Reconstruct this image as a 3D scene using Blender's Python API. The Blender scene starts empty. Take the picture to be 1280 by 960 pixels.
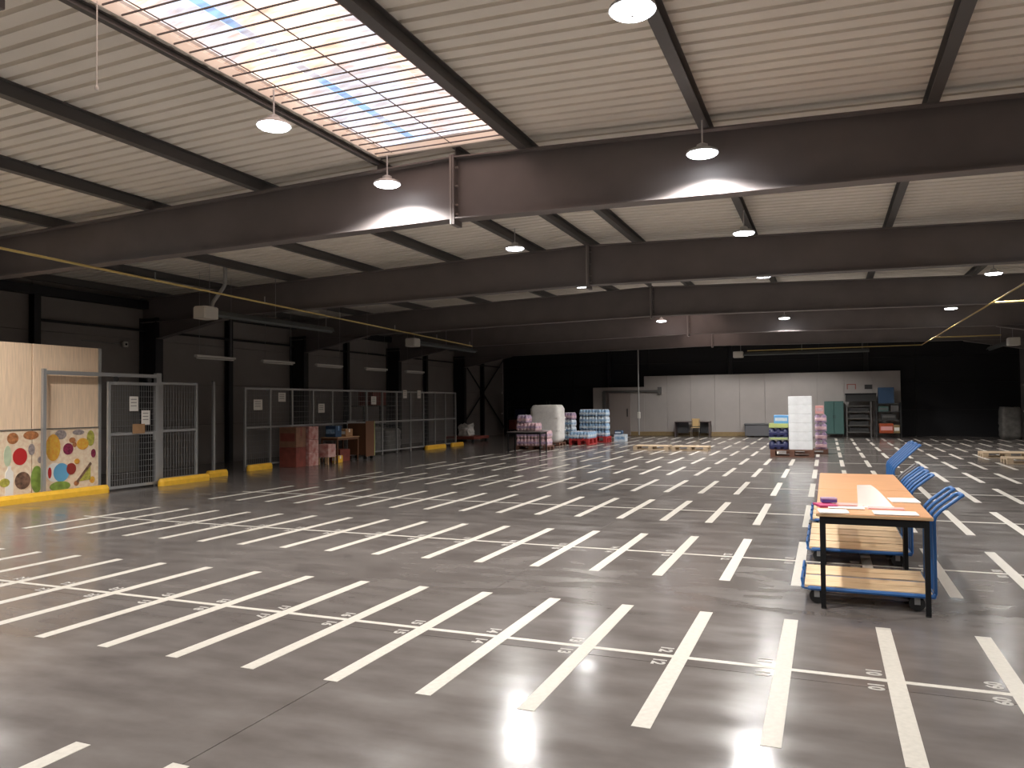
import bpy, bmesh, math, random
from mathutils import Vector, Matrix
R = random.Random(7)
sc = bpy.context.scene
col = sc.collection

# ------------------------------------------------------------------ camera
YAW, PITCH, ROLL, CAM_H = -0.38594, 0.026715, -0.009473, 1.6
fwd = Vector((math.sin(YAW)*math.cos(PITCH), math.cos(YAW)*math.cos(PITCH), math.sin(PITCH)))
right = Vector((math.cos(YAW), -math.sin(YAW), 0)); up = right.cross(fwd)
cr = math.cos(ROLL)*right + math.sin(ROLL)*up
cu = -math.sin(ROLL)*right + math.cos(ROLL)*up
cam_data = bpy.data.cameras.new('camera'); cam = bpy.data.objects.new('camera', cam_data); col.objects.link(cam)
cam.matrix_world = Matrix(((cr.x, cu.x, -fwd.x, 0), (cr.y, cu.y, -fwd.y, 0), (cr.z, cu.z, -fwd.z, CAM_H), (0, 0, 0, 1)))
cam_data.sensor_width = 36.0; cam_data.lens = 967/1280*36; cam_data.clip_end = 200
sc.camera = cam

# ------------------------------------------------------------------ exposure, world
vs = sc.view_settings
vs.view_transform = 'Standard'; vs.look = 'None'; vs.gamma = 1.0; vs.use_curve_mapping = False
vs.exposure = 0.42
LAMP_W = 360.0
sc.cycles.use_denoising = True
sc.cycles.max_bounces = 10; sc.cycles.diffuse_bounces = 6; sc.cycles.glossy_bounces = 4
sc.cycles.sample_clamp_indirect = 6.0
world = bpy.data.worlds.new('evening_sky'); sc.world = world; world.use_nodes = True
wn, wl = world.node_tree.nodes, world.node_tree.links
bg = wn['Background']; bg.inputs['Strength'].default_value = 1.95
tc = wn.new('ShaderNodeTexCoord'); nz = wn.new('ShaderNodeTexNoise'); rp = wn.new('ShaderNodeValToRGB')
nz.inputs['Scale'].default_value = 9.0; nz.inputs['Detail'].default_value = 5
rp.color_ramp.elements[0].position = 0.36; rp.color_ramp.elements[0].color = (0.42, 0.53, 0.74, 1)
rp.color_ramp.elements[1].position = 0.47; rp.color_ramp.elements[1].color = (0.80, 0.58, 0.48, 1)
e = rp.color_ramp.elements.new(0.60); e.color = (1.0, 0.83, 0.74, 1)
wl.new(tc.outputs['Generated'], nz.inputs['Vector']); wl.new(nz.outputs['Fac'], rp.inputs['Fac']); wl.new(rp.outputs['Color'], bg.inputs['Color'])

# ------------------------------------------------------------------ materials
M = {}
def mat(name, c, rough=0.6, metal=0.0, var=0.0, scale=6.0, bump=0.0, stretch=(1, 1, 1), c2=None, coords='Object', spec=0.5, emit=None, es=0.0, alpha=1.0, detail=4.0):
    m = bpy.data.materials.new(name); m.use_nodes = True
    n, l = m.node_tree.nodes, m.node_tree.links
    b = n['Principled BSDF']
    b.inputs['Base Color'].default_value = (*c, 1); b.inputs['Roughness'].default_value = rough
    b.inputs['Metallic'].default_value = metal; b.inputs['Specular IOR Level'].default_value = spec
    b.inputs['Alpha'].default_value = alpha
    if emit: b.inputs['Emission Color'].default_value = (*emit, 1); b.inputs['Emission Strength'].default_value = es
    if var or bump or c2:
        t = n.new('ShaderNodeTexCoord'); mp = n.new('ShaderNodeMapping'); z = n.new('ShaderNodeTexNoise')
        mp.inputs['Scale'].default_value = stretch; z.inputs['Scale'].default_value = scale; z.inputs['Detail'].default_value = detail
        l.new(t.outputs[coords], mp.inputs['Vector']); l.new(mp.outputs['Vector'], z.inputs['Vector'])
        if var or c2:
            r = n.new('ShaderNodeValToRGB'); r.color_ramp.elements[0].position = 0.32; r.color_ramp.elements[1].position = 0.68
            lo = tuple(x*(1-var) for x in c); hi = c2 if c2 else tuple(min(1, x*(1+var)) for x in c)
            r.color_ramp.elements[0].color = (*lo, 1); r.color_ramp.elements[1].color = (*hi, 1)
            l.new(z.outputs['Fac'], r.inputs['Fac']); l.new(r.outputs['Color'], b.inputs['Base Color'])
        if bump:
            bp = n.new('ShaderNodeBump'); bp.inputs['Strength'].default_value = bump; bp.inputs['Distance'].default_value = 0.01
            l.new(z.outputs['Fac'], bp.inputs['Height']); l.new(bp.outputs['Normal'], b.inputs['Normal'])
    M[name] = m
    return m
# polished concrete floor
fm = mat('concrete', (0.15, 0.135, 0.128), 0.24)
n, l = fm.node_tree.nodes, fm.node_tree.links; b = n['Principled BSDF']
t = n.new('ShaderNodeTexCoord'); z1 = n.new('ShaderNodeTexNoise'); z2 = n.new('ShaderNodeTexNoise'); mp = n.new('ShaderNodeMapping')
z1.inputs['Scale'].default_value = 0.9; z1.inputs['Detail'].default_value = 7; z1.inputs['Roughness'].default_value = 0.62
mp.inputs['Scale'].default_value = (0.6, 1.6, 1); z2.inputs['Scale'].default_value = 3.0; z2.inputs['Detail'].default_value = 6
r1 = n.new('ShaderNodeValToRGB'); r1.color_ramp.elements[0].position = 0.3; r1.color_ramp.elements[0].color = (0.098, 0.085, 0.079, 1)
r1.color_ramp.elements[1].position = 0.7; r1.color_ramp.elements[1].color = (0.176, 0.159, 0.149, 1)
r2 = n.new('ShaderNodeMapRange'); r2.inputs['From Min'].default_value = 0.3; r2.inputs['From Max'].default_value = 0.7
r2.inputs['To Min'].default_value = 0.13; r2.inputs['To Max'].default_value = 0.26
geo = n.new('ShaderNodeNewGeometry')
l.new(geo.outputs['Position'], z1.inputs['Vector']); l.new(geo.outputs['Position'], mp.inputs['Vector']); l.new(mp.outputs['Vector'], z2.inputs['Vector'])
mx = n.new('ShaderNodeMath'); mx.operation = 'ADD'; mh = n.new('ShaderNodeMath'); mh.operation = 'MULTIPLY'; mh.inputs[1].default_value = 0.5
l.new(z1.outputs['Fac'], mx.inputs[0]); l.new(z2.outputs['Fac'], mx.inputs[1]); l.new(mx.outputs[0], mh.inputs[0])
l.new(mh.outputs[0], r1.inputs['Fac']); l.new(r1.outputs['Color'], b.inputs['Base Color'])
b.inputs['Specular IOR Level'].default_value = 0.42
l.new(z2.outputs['Fac'], r2.inputs['Value']); l.new(r2.outputs['Result'], b.inputs['Roughness'])
bp = n.new('ShaderNodeBump'); bp.inputs['Strength'].default_value = 0.06; bp.inputs['Distance'].default_value = 0.02
l.new(z2.outputs['Fac'], bp.inputs['Height']); l.new(bp.outputs['Normal'], b.inputs['Normal'])

mat('joint_filler', (0.05, 0.045, 0.042), 0.7)
mat('line_paint', (0.52, 0.49, 0.435), 0.45, var=0.07, scale=30)
mat('number_paint', (0.38, 0.36, 0.33), 0.5, var=0.2, scale=40)
mat('steel_paint', (0.17, 0.150, 0.148), 0.5, var=0.08, scale=2)
mat('purlin_paint', (0.10, 0.094, 0.092), 0.5)
mat('joint_plate', (0.26, 0.235, 0.225), 0.5)  # beam paint made paler, skylight on the ridge plates put into the colour
mat('deck_white', (0.90, 0.855, 0.78), 0.55, var=0.04, scale=1.2)
mat('deck_top', (0.35, 0.35, 0.35), 0.8)
mat('wall_cladding', (0.26, 0.235, 0.22), 0.6, var=0.05, scale=1.5)
mat('wall_backing', (0.06, 0.055, 0.055), 0.8)
mat('dark_cladding', (0.0085, 0.0085, 0.011), 0.7)
mat('column_paint', (0.018, 0.017, 0.02), 0.6)
mat('partition_white', (0.42, 0.385, 0.365), 0.5, var=0.03, scale=2)
mat('partition_grey', (0.38, 0.35, 0.34), 0.5)
mat('skirting_wood', (0.30, 0.21, 0.10), 0.6, var=0.1)
mat('door_grey', (0.33, 0.28, 0.26), 0.5)
mat('galvanised', (0.42, 0.42, 0.42), 0.45, 0.6)
mat('wire', (0.34, 0.34, 0.34), 0.5, 0.5)
mat('kerb_yellow', (0.88, 0.50, 0.04), 0.45, var=0.08, scale=8)
mat('pipe_yellow', (0.60, 0.45, 0.15), 0.4)
mat('ply_pale', (0.84, 0.63, 0.44), 0.55, var=0.10, scale=5, stretch=(8, 8, 0.5))
mat('mural_paper', (0.74, 0.54, 0.37), 0.5, c2=(0.86, 0.73, 0.55), scale=14, detail=8)
mat('lamp_lens', (0.9, 0.9, 0.9), 0.4, emit=(0.92, 0.96, 1.0), es=14.0)
mat('lamp_body', (0.55, 0.55, 0.56), 0.4, 0.4)
mat('lamp_rim', (0.75, 0.75, 0.76), 0.4)
mat('tube_off', (0.55, 0.53, 0.5), 0.5)
mat('heater_white', (0.62, 0.60, 0.55), 0.5)
mat('heater_pipe', (0.10, 0.11, 0.11), 0.5, 0.3)
mat('cord_white', (0.8, 0.78, 0.74), 0.5)
mat('black_steel', (0.008, 0.008, 0.009), 0.55, spec=0.25)
mat('table_top', (0.60, 0.31, 0.15), 0.42, var=0.10, scale=4, stretch=(1, 10, 1))
mat('table_edge', (0.50, 0.33, 0.18), 0.5)
mat('cart_blue', (0.028, 0.125, 0.36), 0.35)
mat('cart_blue_pale', (0.07, 0.24, 0.52), 0.35)
mat('cart_grey', (0.10, 0.10, 0.11), 0.4)
mat('cart_ply', (0.74, 0.54, 0.32), 0.5, var=0.12, scale=3, stretch=(1, 9, 1))
mat('rubber', (0.012, 0.012, 0.012), 0.7)
mat('paper', (0.86, 0.82, 0.76), 0.6, var=0.02)
mat('paper_pink', (0.80, 0.40, 0.38), 0.5)
mat('magenta', (0.45, 0.04, 0.14), 0.5)
mat('violet', (0.10, 0.06, 0.25), 0.5)
mat('cardboard', (0.42, 0.24, 0.12), 0.7, var=0.08)
mat('print_red', (0.50, 0.02, 0.02), 0.5)
mat('print_darkred', (0.28, 0.03, 0.02), 0.5)
mat('print_green', (0.22, 0.32, 0.06), 0.5, var=0.3, scale=8)
mat('print_orange', (0.70, 0.30, 0.04), 0.5, c2=(0.72, 0.45, 0.06), scale=20)
mat('print_maroon', (0.22, 0.02, 0.06), 0.5, var=0.5, scale=30)
mat('print_blue', (0.12, 0.36, 0.58), 0.5)
mat('print_white', (0.80, 0.78, 0.74), 0.5)
mat('print_olive', (0.40, 0.38, 0.07), 0.5, var=0.3, scale=20)
mat('print_brown', (0.16, 0.09, 0.06), 0.5, var=0.5, scale=16)
mat('print_rust', (0.40, 0.16, 0.06), 0.5, var=0.4, scale=20)
mat('print_grey', (0.30, 0.25, 0.24), 0.5, var=0.3, scale=26)
mat('print_mint', (0.50, 0.58, 0.40), 0.5, var=0.1)
mat('pallet_wood', (0.52, 0.40, 0.27), 0.75, var=0.15, scale=4, stretch=(1, 6, 6))
mat('pallet_dark', (0.16, 0.075, 0.05), 0.75, var=0.2, scale=4)
mat('pallet_red', (0.42, 0.03, 0.03), 0.6)
mat('wrap_white', (0.90, 0.89, 0.86), 0.35, var=0.06, scale=8, bump=0.5)
mat('carton_white', (0.88, 0.90, 0.92), 0.45, var=0.05, scale=6)
mat('pack_navy', (0.025, 0.03, 0.10), 0.35)
mat('pack_lime', (0.52, 0.60, 0.22), 0.4)
mat('pack_sage', (0.26, 0.32, 0.24), 0.4)
mat('pack_sky', (0.16, 0.42, 0.78), 0.35)
mat('pack_blue', (0.10, 0.24, 0.45), 0.3, c2=(0.40, 0.58, 0.76), scale=9)
mat('pack_pale', (0.55, 0.68, 0.80), 0.3, c2=(0.75, 0.80, 0.84), scale=9)
mat('pack_pink', (0.62, 0.34, 0.40), 0.4, c2=(0.75, 0.58, 0.60), scale=9)
mat('pack_mauve', (0.30, 0.21, 0.38), 0.4, c2=(0.52, 0.38, 0.50), scale=9)
mat('pack_cap', (0.75, 0.76, 0.78), 0.4)
mat('teal', (0.06, 0.135, 0.125), 0.5)
mat('rack_grey', (0.13, 0.125, 0.12), 0.5)
mat('rack_dark', (0.03, 0.03, 0.03), 0.5)
mat('bin_blue', (0.035, 0.08, 0.16), 0.5)
mat('crate_orange', (0.42, 0.075, 0.02), 0.5)
mat('chair_wood', (0.55, 0.38, 0.18), 0.5)
mat('chrome', (0.7, 0.7, 0.7), 0.2, 1.0)
mat('desk_brown', (0.13, 0.10, 0.095), 0.5)
mat('grey_box', (0.13, 0.13, 0.14), 0.55)
mat('carton_brown', (0.24, 0.12, 0.07), 0.7, var=0.15)
mat('carton_red', (0.22, 0.05, 0.035), 0.6, var=0.2)
mat('carton_print', (0.66, 0.45, 0.40), 0.6, c2=(0.42, 0.14, 0.12), scale=7)
mat('film_grey', (0.20, 0.19, 0.175), 0.35, var=0.25, scale=6)
mat('board_brown', (0.15, 0.065, 0.03), 0.6)
mat('sign_red', (0.35, 0.12, 0.10), 0.6)
# skylight glazing: clear tinted sheet that lets the sky through
def glaze(name, tint, scatter):
    m = bpy.data.materials.new(name); m.use_nodes = True
    n, l = m.node_tree.nodes, m.node_tree.links
    for x in list(n):
        if x.type != 'OUTPUT_MATERIAL': n.remove(x)
    out = n['Material Output']
    tr = n.new('ShaderNodeBsdfTransparent'); tl = n.new('ShaderNodeBsdfTranslucent'); mi = n.new('ShaderNodeMixShader')
    g = n.new('ShaderNodeNewGeometry'); mp = n.new('ShaderNodeMapping'); z = n.new('ShaderNodeTexNoise'); r = n.new('ShaderNodeValToRGB')
    mp.inputs['Scale'].default_value = (1.2, 4.5, 1); z.inputs['Scale'].default_value = 2.4; z.inputs['Detail'].default_value = 5
    r.color_ramp.elements[0].position = 0.35; r.color_ramp.elements[0].color = (*[x*y for x, y in zip(tint, (0.60, 0.47, 0.40))], 1)
    r.color_ramp.elements[1].position = 0.6; r.color_ramp.elements[1].color = (*tint, 1)
    l.new(g.outputs['Position'], mp.inputs['Vector']); l.new(mp.outputs['Vector'], z.inputs['Vector']); l.new(z.outputs['Fac'], r.inputs['Fac'])
    l.new(r.outputs['Color'], tr.inputs['Color']); tl.inputs['Color'].default_value = (*tint, 1)
    mi.inputs['Fac'].default_value = scatter
    l.new(tr.outputs[0], mi.inputs[1]); l.new(tl.outputs[0], mi.inputs[2]); l.new(mi.outputs[0], out.inputs['Surface'])
    M[name] = m
glaze('polycarbonate', (0.98, 0.92, 0.86), 0.15)
glaze('polycarbonate_blue', (0.50, 0.66, 0.88), 0.1)

# ------------------------------------------------------------------ helpers
class MB:
    def __init__(s): s.v = []; s.f = []
    def add(s, vs, fs):
        o = len(s.v); s.v += [tuple(x) for x in vs]; s.f += [tuple(o+i for i in f) for f in fs]; return s
    def box(s, x0, x1, y0, y1, z0, z1):
        v = [(x, y, z) for z in (z0, z1) for y in (y0, y1) for x in (x0, x1)]
        return s.add(v, [(0, 2, 3, 1), (4, 5, 7, 6), (0, 1, 5, 4), (2, 6, 7, 3), (0, 4, 6, 2), (1, 3, 7, 5)])
    def cbox(s, c, d): return s.box(c[0]-d[0]/2, c[0]+d[0]/2, c[1]-d[1]/2, c[1]+d[1]/2, c[2]-d[2]/2, c[2]+d[2]/2)
    def bev(s, x0, x1, y0, y1, z0, z1, r):
        # box with chamfered vertical edges and chamfered top
        def ring(i, z): return [(x0+i+r, y0+i, z), (x1-i-r, y0+i, z), (x1-i, y0+i+r, z), (x1-i, y1-i-r, z), (x1-i-r, y1-i, z), (x0+i+r, y1-i, z), (x0+i, y1-i-r, z), (x0+i, y0+i+r, z)]
        rs = [ring(r*.5, z0), ring(0, z0+r*.5), ring(0, z1-r), ring(r*.7, z1)]
        v = [p for q in rs for p in q]; f = []
        for k in range(3):
            for i in range(8):
                j = (i+1) % 8; f.append((k*8+i, k*8+j, (k+1)*8+j, (k+1)*8+i))
        f.append(tuple(range(7, -1, -1))); f.append(tuple(range(24, 32)))
        return s.add(v, f)
    def lathe(s, prof, c=(0, 0, 0), n=16, axis='z'):
        v = []; f = []
        for (r, h) in prof:
            for i in range(n):
                a = 2*math.pi*i/n; p = (r*math.cos(a), r*math.sin(a), h)
                if axis == 'x': p = (p[2], p[0], p[1])
                if axis == 'y': p = (p[0], p[2], p[1])
                v.append((p[0]+c[0], p[1]+c[1], p[2]+c[2]))
        for k in range(len(prof)-1):
            for i in range(n):
                j = (i+1) % n; f.append((k*n+i, k*n+j, (k+1)*n+j, (k+1)*n+i))
        f.append(tuple(range(n-1, -1, -1))); f.append(tuple(range((len(prof)-1)*n, len(prof)*n)))
        return s.add(v, f)
    def tube(s, pts, r, n=8):
        pts = [Vector(p) for p in pts]; v = []; f = []
        for k, p in enumerate(pts):
            d = (pts[min(k+1, len(pts)-1)]-pts[max(k-1, 0)]).normalized()
            a = d.orthogonal().normalized() if k == 0 else (s._a-d*s._a.dot(d)).normalized()
            s._a = a; bb = d.cross(a)
            for i in range(n):
                t = 2*math.pi*i/n; v.append(p+r*(math.cos(t)*a+math.sin(t)*bb))
        for k in range(len(pts)-1):
            for i in range(n):
                j = (i+1) % n; f.append((k*n+i, k*n+j, (k+1)*n+j, (k+1)*n+i))
        f.append(tuple(range(n-1, -1, -1))); f.append(tuple(range((len(pts)-1)*n, len(pts)*n)))
        return s.add(v, f)
    def prism(s, poly, lo, hi, axis):
        # polygon given in the two other axes, extruded along axis
        n = len(poly)
        def P(a, b, h): return {'x': (h, a, b), 'y': (a, h, b), 'z': (a, b, h)}[axis]
        v = [P(a, b, lo) for a, b in poly]+[P(a, b, hi) for a, b in poly]
        f = [tuple(range(n-1, -1, -1)), tuple(range(n, 2*n))]+[(i, (i+1) % n, n+(i+1) % n, n+i) for i in range(n)]
        return s.add(v, f)
    def mesh(s, name, m, smooth=False):
        me = bpy.data.meshes.new(name); me.from_pydata(s.v, [], s.f)
        bm = bmesh.new(); bm.from_mesh(me); bmesh.ops.recalc_face_normals(bm, faces=bm.faces); bm.to_mesh(me); bm.free()
        me.materials.append(M[m])
        if smooth:
            for p in me.polygons: p.use_smooth = True
        return me
    def build(s, name, m, parent=None, smooth=False):
        return link(name, s.mesh(name, m, smooth), parent)
def link(name, me, parent=None, loc=None):
    o = bpy.data.objects.new(name, me); col.objects.link(o)
    if parent: o.parent = parent
    if loc: o.location = loc
    return o
def tag(o, label, cat, group=None):
    o['label'] = label; o['category'] = cat
    if group: o['group'] = group
    return o
def struct(o, label=None, cat=None):
    o['kind'] = 'structure'
    if label: o['label'] = label
    if cat: o['category'] = cat
    return o
def thing(name, label, cat, loc=(0, 0, 0), rz=0.0, group=None):
    o = bpy.data.objects.new(name, None); col.objects.link(o); o.location = loc; o.rotation_euler = (0, 0, rz)
    o.empty_display_size = 0.1
    return tag(o, label, cat, group)
def copy_tree(o, parent=None):
    c = o.copy(); col.objects.link(c)
    if parent: c.parent = parent
    for ch in list(o.children): copy_tree(ch, c)
    return c
def place(proto, used, loc, rz=0.0, label=None, group=None):
    o = copy_tree(proto) if used else proto
    o.location = loc; o.rotation_euler = (0, 0, rz)
    if label: o['label'] = label
    if group: o['group'] = group
    return o
def ell(cy, cz, ry, rz, n=20, a0=0, a1=2*math.pi):
    return [(cy+ry*math.cos(a0+(a1-a0)*i/n), cz+rz*math.sin(a0+(a1-a0)*i/n)) for i in range(n)]
def in_view(p, pad=0):
    d = Vector(p)-Vector((0, 0, CAM_H)); z = d.dot(fwd)
    if z < 0.3: return False
    x = 640+967*d.dot(cr)/z; y = 480-967*d.dot(cu)/z
    return -pad < x < 1280+pad and -pad < y < 960+pad

# ------------------------------------------------------------------ room measures
X0, X1, Y0, Y1 = -16.3, 7.7, -9.15, 38.85
RIDGE, SLOPE = -4.35, 0.03
BEAM_TOP, BEAM_D, PUR_D = 4.76, 0.80, 0.16
DECK = BEAM_TOP+PUR_D
def drop(x): return SLOPE*abs(x-RIDGE)
def soffit(x): return BEAM_TOP-BEAM_D-0.015*abs(x-RIDGE)
FRAMES = [2.85+6*k for k in range(-2, 7)]          # beam lines in Y
BAYS = list(zip(FRAMES[:-1], FRAMES[1:]))
BAYS = [(-9.45, BAYS[0][1])]+BAYS[1:-1]+[(BAYS[-1][0], 39.15)]
SKY_BAYS = {2.85, 20.85, 26.85}
SKY_START = {2.85: 2.85, 20.85: 22.6, 26.85: 28.3}

# ------------------------------------------------------------------ floor
base = MB().box(X0-0.15, X1+0.15, Y0-0.15, Y1+0.15, -0.3, -0.012).build('floor', 'joint_filler')
struct(base, 'polished grey concrete floor with painted white stall lines', 'floor')
JX = [X0-0.1, -14.7, -8.7, -2.71, 3.3, X1+0.1]; JY = [Y0-0.1, -1.18, 4.80, 10.78, 16.76, 22.74, 28.72, 34.7, Y1+0.1]
for xa, xb in zip(JX[:-1], JX[1:]):
    for ya, yb in zip(JY[:-1], JY[1:]):
        MB().box(xa+0.003, xb-0.003, ya+0.003, yb-0.003, -0.012, 0.0).build('concrete_slab', 'concrete', base)
ROW0, PITCH_Y, SX0, SPX, SHALF = 4.946, 3.388, -0.272, 0.610, 1.132
stripe = MB().box(-0.048, 0.048, -SHALF, SHALF, 0, 0.002).mesh('stall_line', 'line_paint')
spots = []
for r in range(-1, 10):
    for k in range(-16, 13):
        x, y = SX0+k*SPX, ROW0+r*PITCH_Y
        if any(in_view((x, y+d, 0), 5) for d in (-1.1, 0, 1.1)): spots.append((math.hypot(x, y), x, y, r, k))
spots.sort()
for d, x, y, r, k in spots[:295]: link('stall_line', stripe, base, (x, y, 0))
if len(spots) > 295:
    far = MB()
    for d, x, y, r, k in spots[295:]: far.box(x-0.048, x+0.048, y-SHALF, y+SHALF, 0, 0.002)
    link('stall_line', far.mesh('stall_line', 'line_paint'), base)['kind'] = 'stuff'
for r in range(-1, 10):
    y = ROW0+r*PITCH_Y
    MB().box(-10.3, 7.3, y-0.024, y+0.024, 0, 0.0016).build('row_line', 'line_paint', base)
# stencilled stall numbers, painted sideways on both sides of each row line
def text_mesh(s, size):
    c = bpy.data.curves.new('txt', 'FONT'); c.body = s; c.size = size; c.align_x = 'CENTER'; c.align_y = 'CENTER'; c.offset = 0.004
    c.extrude = 0.0006; c.resolution_u = 3
    o = bpy.data.objects.new('txt', c); col.objects.link(o)
    dg = bpy.context.evaluated_depsgraph_get(); me = bpy.data.meshes.new_from_object(o.evaluated_get(dg))
    bpy.data.objects.remove(o); me.materials.clear(); me.materials.append(M['number_paint']); return me
nums = {}
for d, x, y, r, k in spots:
    if r in (0, 1) and -13 <= k <= 6:
        s = '%02d' % (11-k)
        if s not in nums: nums[s] = text_mesh(s, 0.115)
        for dy in (0.125, -0.125):
            o = link('stall_number', nums[s], base, (x-0.115, y+dy, 0.001)); o.rotation_euler = (0, 0, -math.pi/2)

# ------------------------------------------------------------------ walls
def clad(name, label, axis, pos, lo, hi, zs, mats, inward, frames):
    th = 0.1
    def bx(mb, p0, p1, a, b, z0, z1): return mb.box(p0, p1, a, b, z0, z1) if axis == 'x' else mb.box(a, b, p0, p1, z0, z1)
    w = bx(MB(), min(pos, pos-inward*0.06), max(pos, pos-inward*0.06), lo, hi, 0, zs[-1]).build(name, 'wall_backing')
    struct(w, label, 'wall')
    for a, b in zip(frames[:-1], frames[1:]):
        for z0, z1 in zip(zs[:-1], zs[1:]):
            p = (pos, pos+inward*th)
            bx(MB(), min(p), max(p), a+0.006, b-0.006, z0+0.006, z1-0.004).build('cladding_panel', mats, w)
    return w
ZS = [0, 1.12, 2.24, 3.36, 4.72]
halfs = sorted(set(FRAMES+[f+3 for f in FRAMES[:-1]]))
wl_ = clad('wall_left', 'dim grey panel wall behind the mesh cages', 'x', X0-0.1, Y0, Y1, ZS, 'wall_cladding', 1, halfs)
clad('wall_right', 'dim grey panel wall opposite the cages', 'x', X1+0.1, Y0, Y1, ZS, 'wall_cladding', -1, FRAMES)
xs = [X0+4*k for k in range(7)]
wb_ = clad('wall_back', 'near-black panel wall at the far end', 'y', Y1+0.1, X0-0.1, X1+0.1, [0, 1.2, 2.4, 3.6, 5.1], 'dark_cladding', -1, xs)
clad('wall_front', 'grey panel wall at the near end of the hall', 'y', Y0-0.1, X0-0.1, X1+0.1, [0, 1.2, 2.4, 3.6, 5.1], 'wall_cladding', 1, xs)
def ibeam_v(mb, cx, cy, dx, fw, z0, z1, tf=0.02, tw=0.014):
    mb.box(cx-dx/2, cx-dx/2+tf, cy-fw/2, cy+fw/2, z0, z1); mb.box(cx+dx/2-tf, cx+dx/2, cy-fw/2, cy+fw/2, z0, z1)
    return mb.box(cx-dx/2+tf, cx+dx/2-tf, cy-tw/2, cy+tw/2, z0, z1)
for y in FRAMES[1:-1]:
    ibeam_v(MB(), X0+0.30, y, 0.56, 0.24, 0, 3.9).build('column', 'column_paint', wl_)
    ibeam_v(MB(), X1-0.30, y, 0.56, 0.24, 0, 3.9).build('column', 'column_paint', bpy.data.objects['wall_right'])
for y in [5.85, 11.85, 17.85, 23.85, 29.85, 35.85]:
    ibeam_v(MB(), X0+0.1, y, 0.18, 0.16, 0, 4.28).build('post', 'column_paint', wl_)
for x in (-10.3, -4.3, 1.7):
    ibeam_v(MB(), x, Y1-0.12, 0.2, 0.2, 0, 4.5).build('post', 'column_paint', wb_)
for (ya, za, yb, zb) in ((33.0, 4.1, 38.7, 0.3), (33.0, 0.3, 38.7, 4.1)):
    MB().tube([(X0+0.13, ya, za), (X0+0.13, yb, zb)], 0.035).build('brace', 'column_paint', wl_)
MB().tube([(X0+0.16, 11.9, 2.7), (X0+0.16, 11.9, 3.58), (X0+0.16, 38.0, 3.60)], 0.035, 6).build('conduit', 'column_paint', wl_)
MB().box(X0, X0+0.22, Y0, Y1, 4.14, 4.34).build('eaves_beam', 'column_paint', wl_)

# ------------------------------------------------------------------ ceiling: deck, purlins, beams
def roof_sheet(xa, xb, ya, yb):
    mb = MB(); prof = []
    n = max(1, round((yb-ya)/0.21)); p = (yb-ya)/n
    for i in range(n):
        y = ya+i*p; prof += [(y, 0), (y+p*0.70, 0), (y+p*0.755, 0.058), (y+p*0.945, 0.058)]
    prof.append((yb, 0))
    v = []; f = []
    for (y, h) in prof:
        v += [(xa, y, DECK-drop(xa)+h), (xb, y, DECK-drop(xb)+h)]
    for i in range(len(prof)-1): f.append((2*i, 2*i+1, 2*i+3, 2*i+2))
    mb.add(v, f)
    return mb
ceiling = MB()
xsl = (X0-0.3, X1+0.3)
def top_slab(xa, xb, ya, yb):
    z = 0.07; v = []
    for zz in (z, z+0.1):
        for (x, y) in ((xa, ya), (xb, ya), (xb, yb), (xa, yb)): v.append((x, y, DECK-drop(x)+zz))
    ceiling.add(v, [(3, 2, 1, 0), (4, 5, 6, 7), (0, 1, 5, 4), (1, 2, 6, 5), (2, 3, 7, 6), (3, 0, 4, 7)])
SKL, SKR = -5.46, -3.44
for ya, yb in BAYS:
    if ya in SKY_BAYS:
        top_slab(xsl[0], SKL, ya, yb); top_slab(SKR, xsl[1], ya, yb)
        if SKY_START[ya] > ya: top_slab(SKL, RIDGE, ya, SKY_START[ya]); top_slab(RIDGE, SKR, ya, SKY_START[ya])
    else: top_slab(xsl[0], RIDGE, ya, yb); top_slab(RIDGE, xsl[1], ya, yb)
ceil_o = ceiling.build('ceiling', 'deck_top')
struct(ceil_o, 'pale ribbed steel roof deck on dark beams and purlins', 'ceiling')
for ya, yb in BAYS:
    e = (SKL, SKR) if ya in SKY_BAYS else (RIDGE, RIDGE)
    roof_sheet(xsl[0], e[0], ya, yb).build('deck_sheet', 'deck_white', ceil_o)
    roof_sheet(e[1], xsl[1], ya, yb).build('deck_sheet', 'deck_white', ceil_o)
    if ya in SKY_BAYS and SKY_START[ya] > ya:
        roof_sheet(SKL, RIDGE, ya, SKY_START[ya]).build('deck_sheet', 'deck_white', ceil_o); roof_sheet(RIDGE, SKR, ya, SKY_START[ya]).build('deck_sheet', 'deck_white', ceil_o)
def ibeam_y(mb, x, ya, yb, ztop, d, fw, tf=0.011, tw=0.008):
    z0 = ztop-d
    mb.box(x-fw/2, x+fw/2, ya, yb, z0, z0+tf); mb.box(x-fw/2, x+fw/2, ya, yb, ztop-tf, ztop)
    return mb.box(x-tw/2, x+tw/2, ya, yb, z0+tf, ztop-tf)
PURLINS = [-15.9, -13.75, -11.6, -9.5, -7.42, -5.51, -3.39, -1.215, 1.05, 3.25, 5.45, 7.4]
for ya, yb in BAYS:
    for x in PURLINS+([] if ya in SKY_BAYS else [RIDGE]):
        d_, w_ = (0.07, 0.06) if (x == -5.51 and ya == 2.85) else (PUR_D, 0.11)
        ibeam_y(MB(), x, ya, yb, DECK-drop(x)-0.001, d_, w_).build('purlin', 'purlin_paint', ceil_o)
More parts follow.
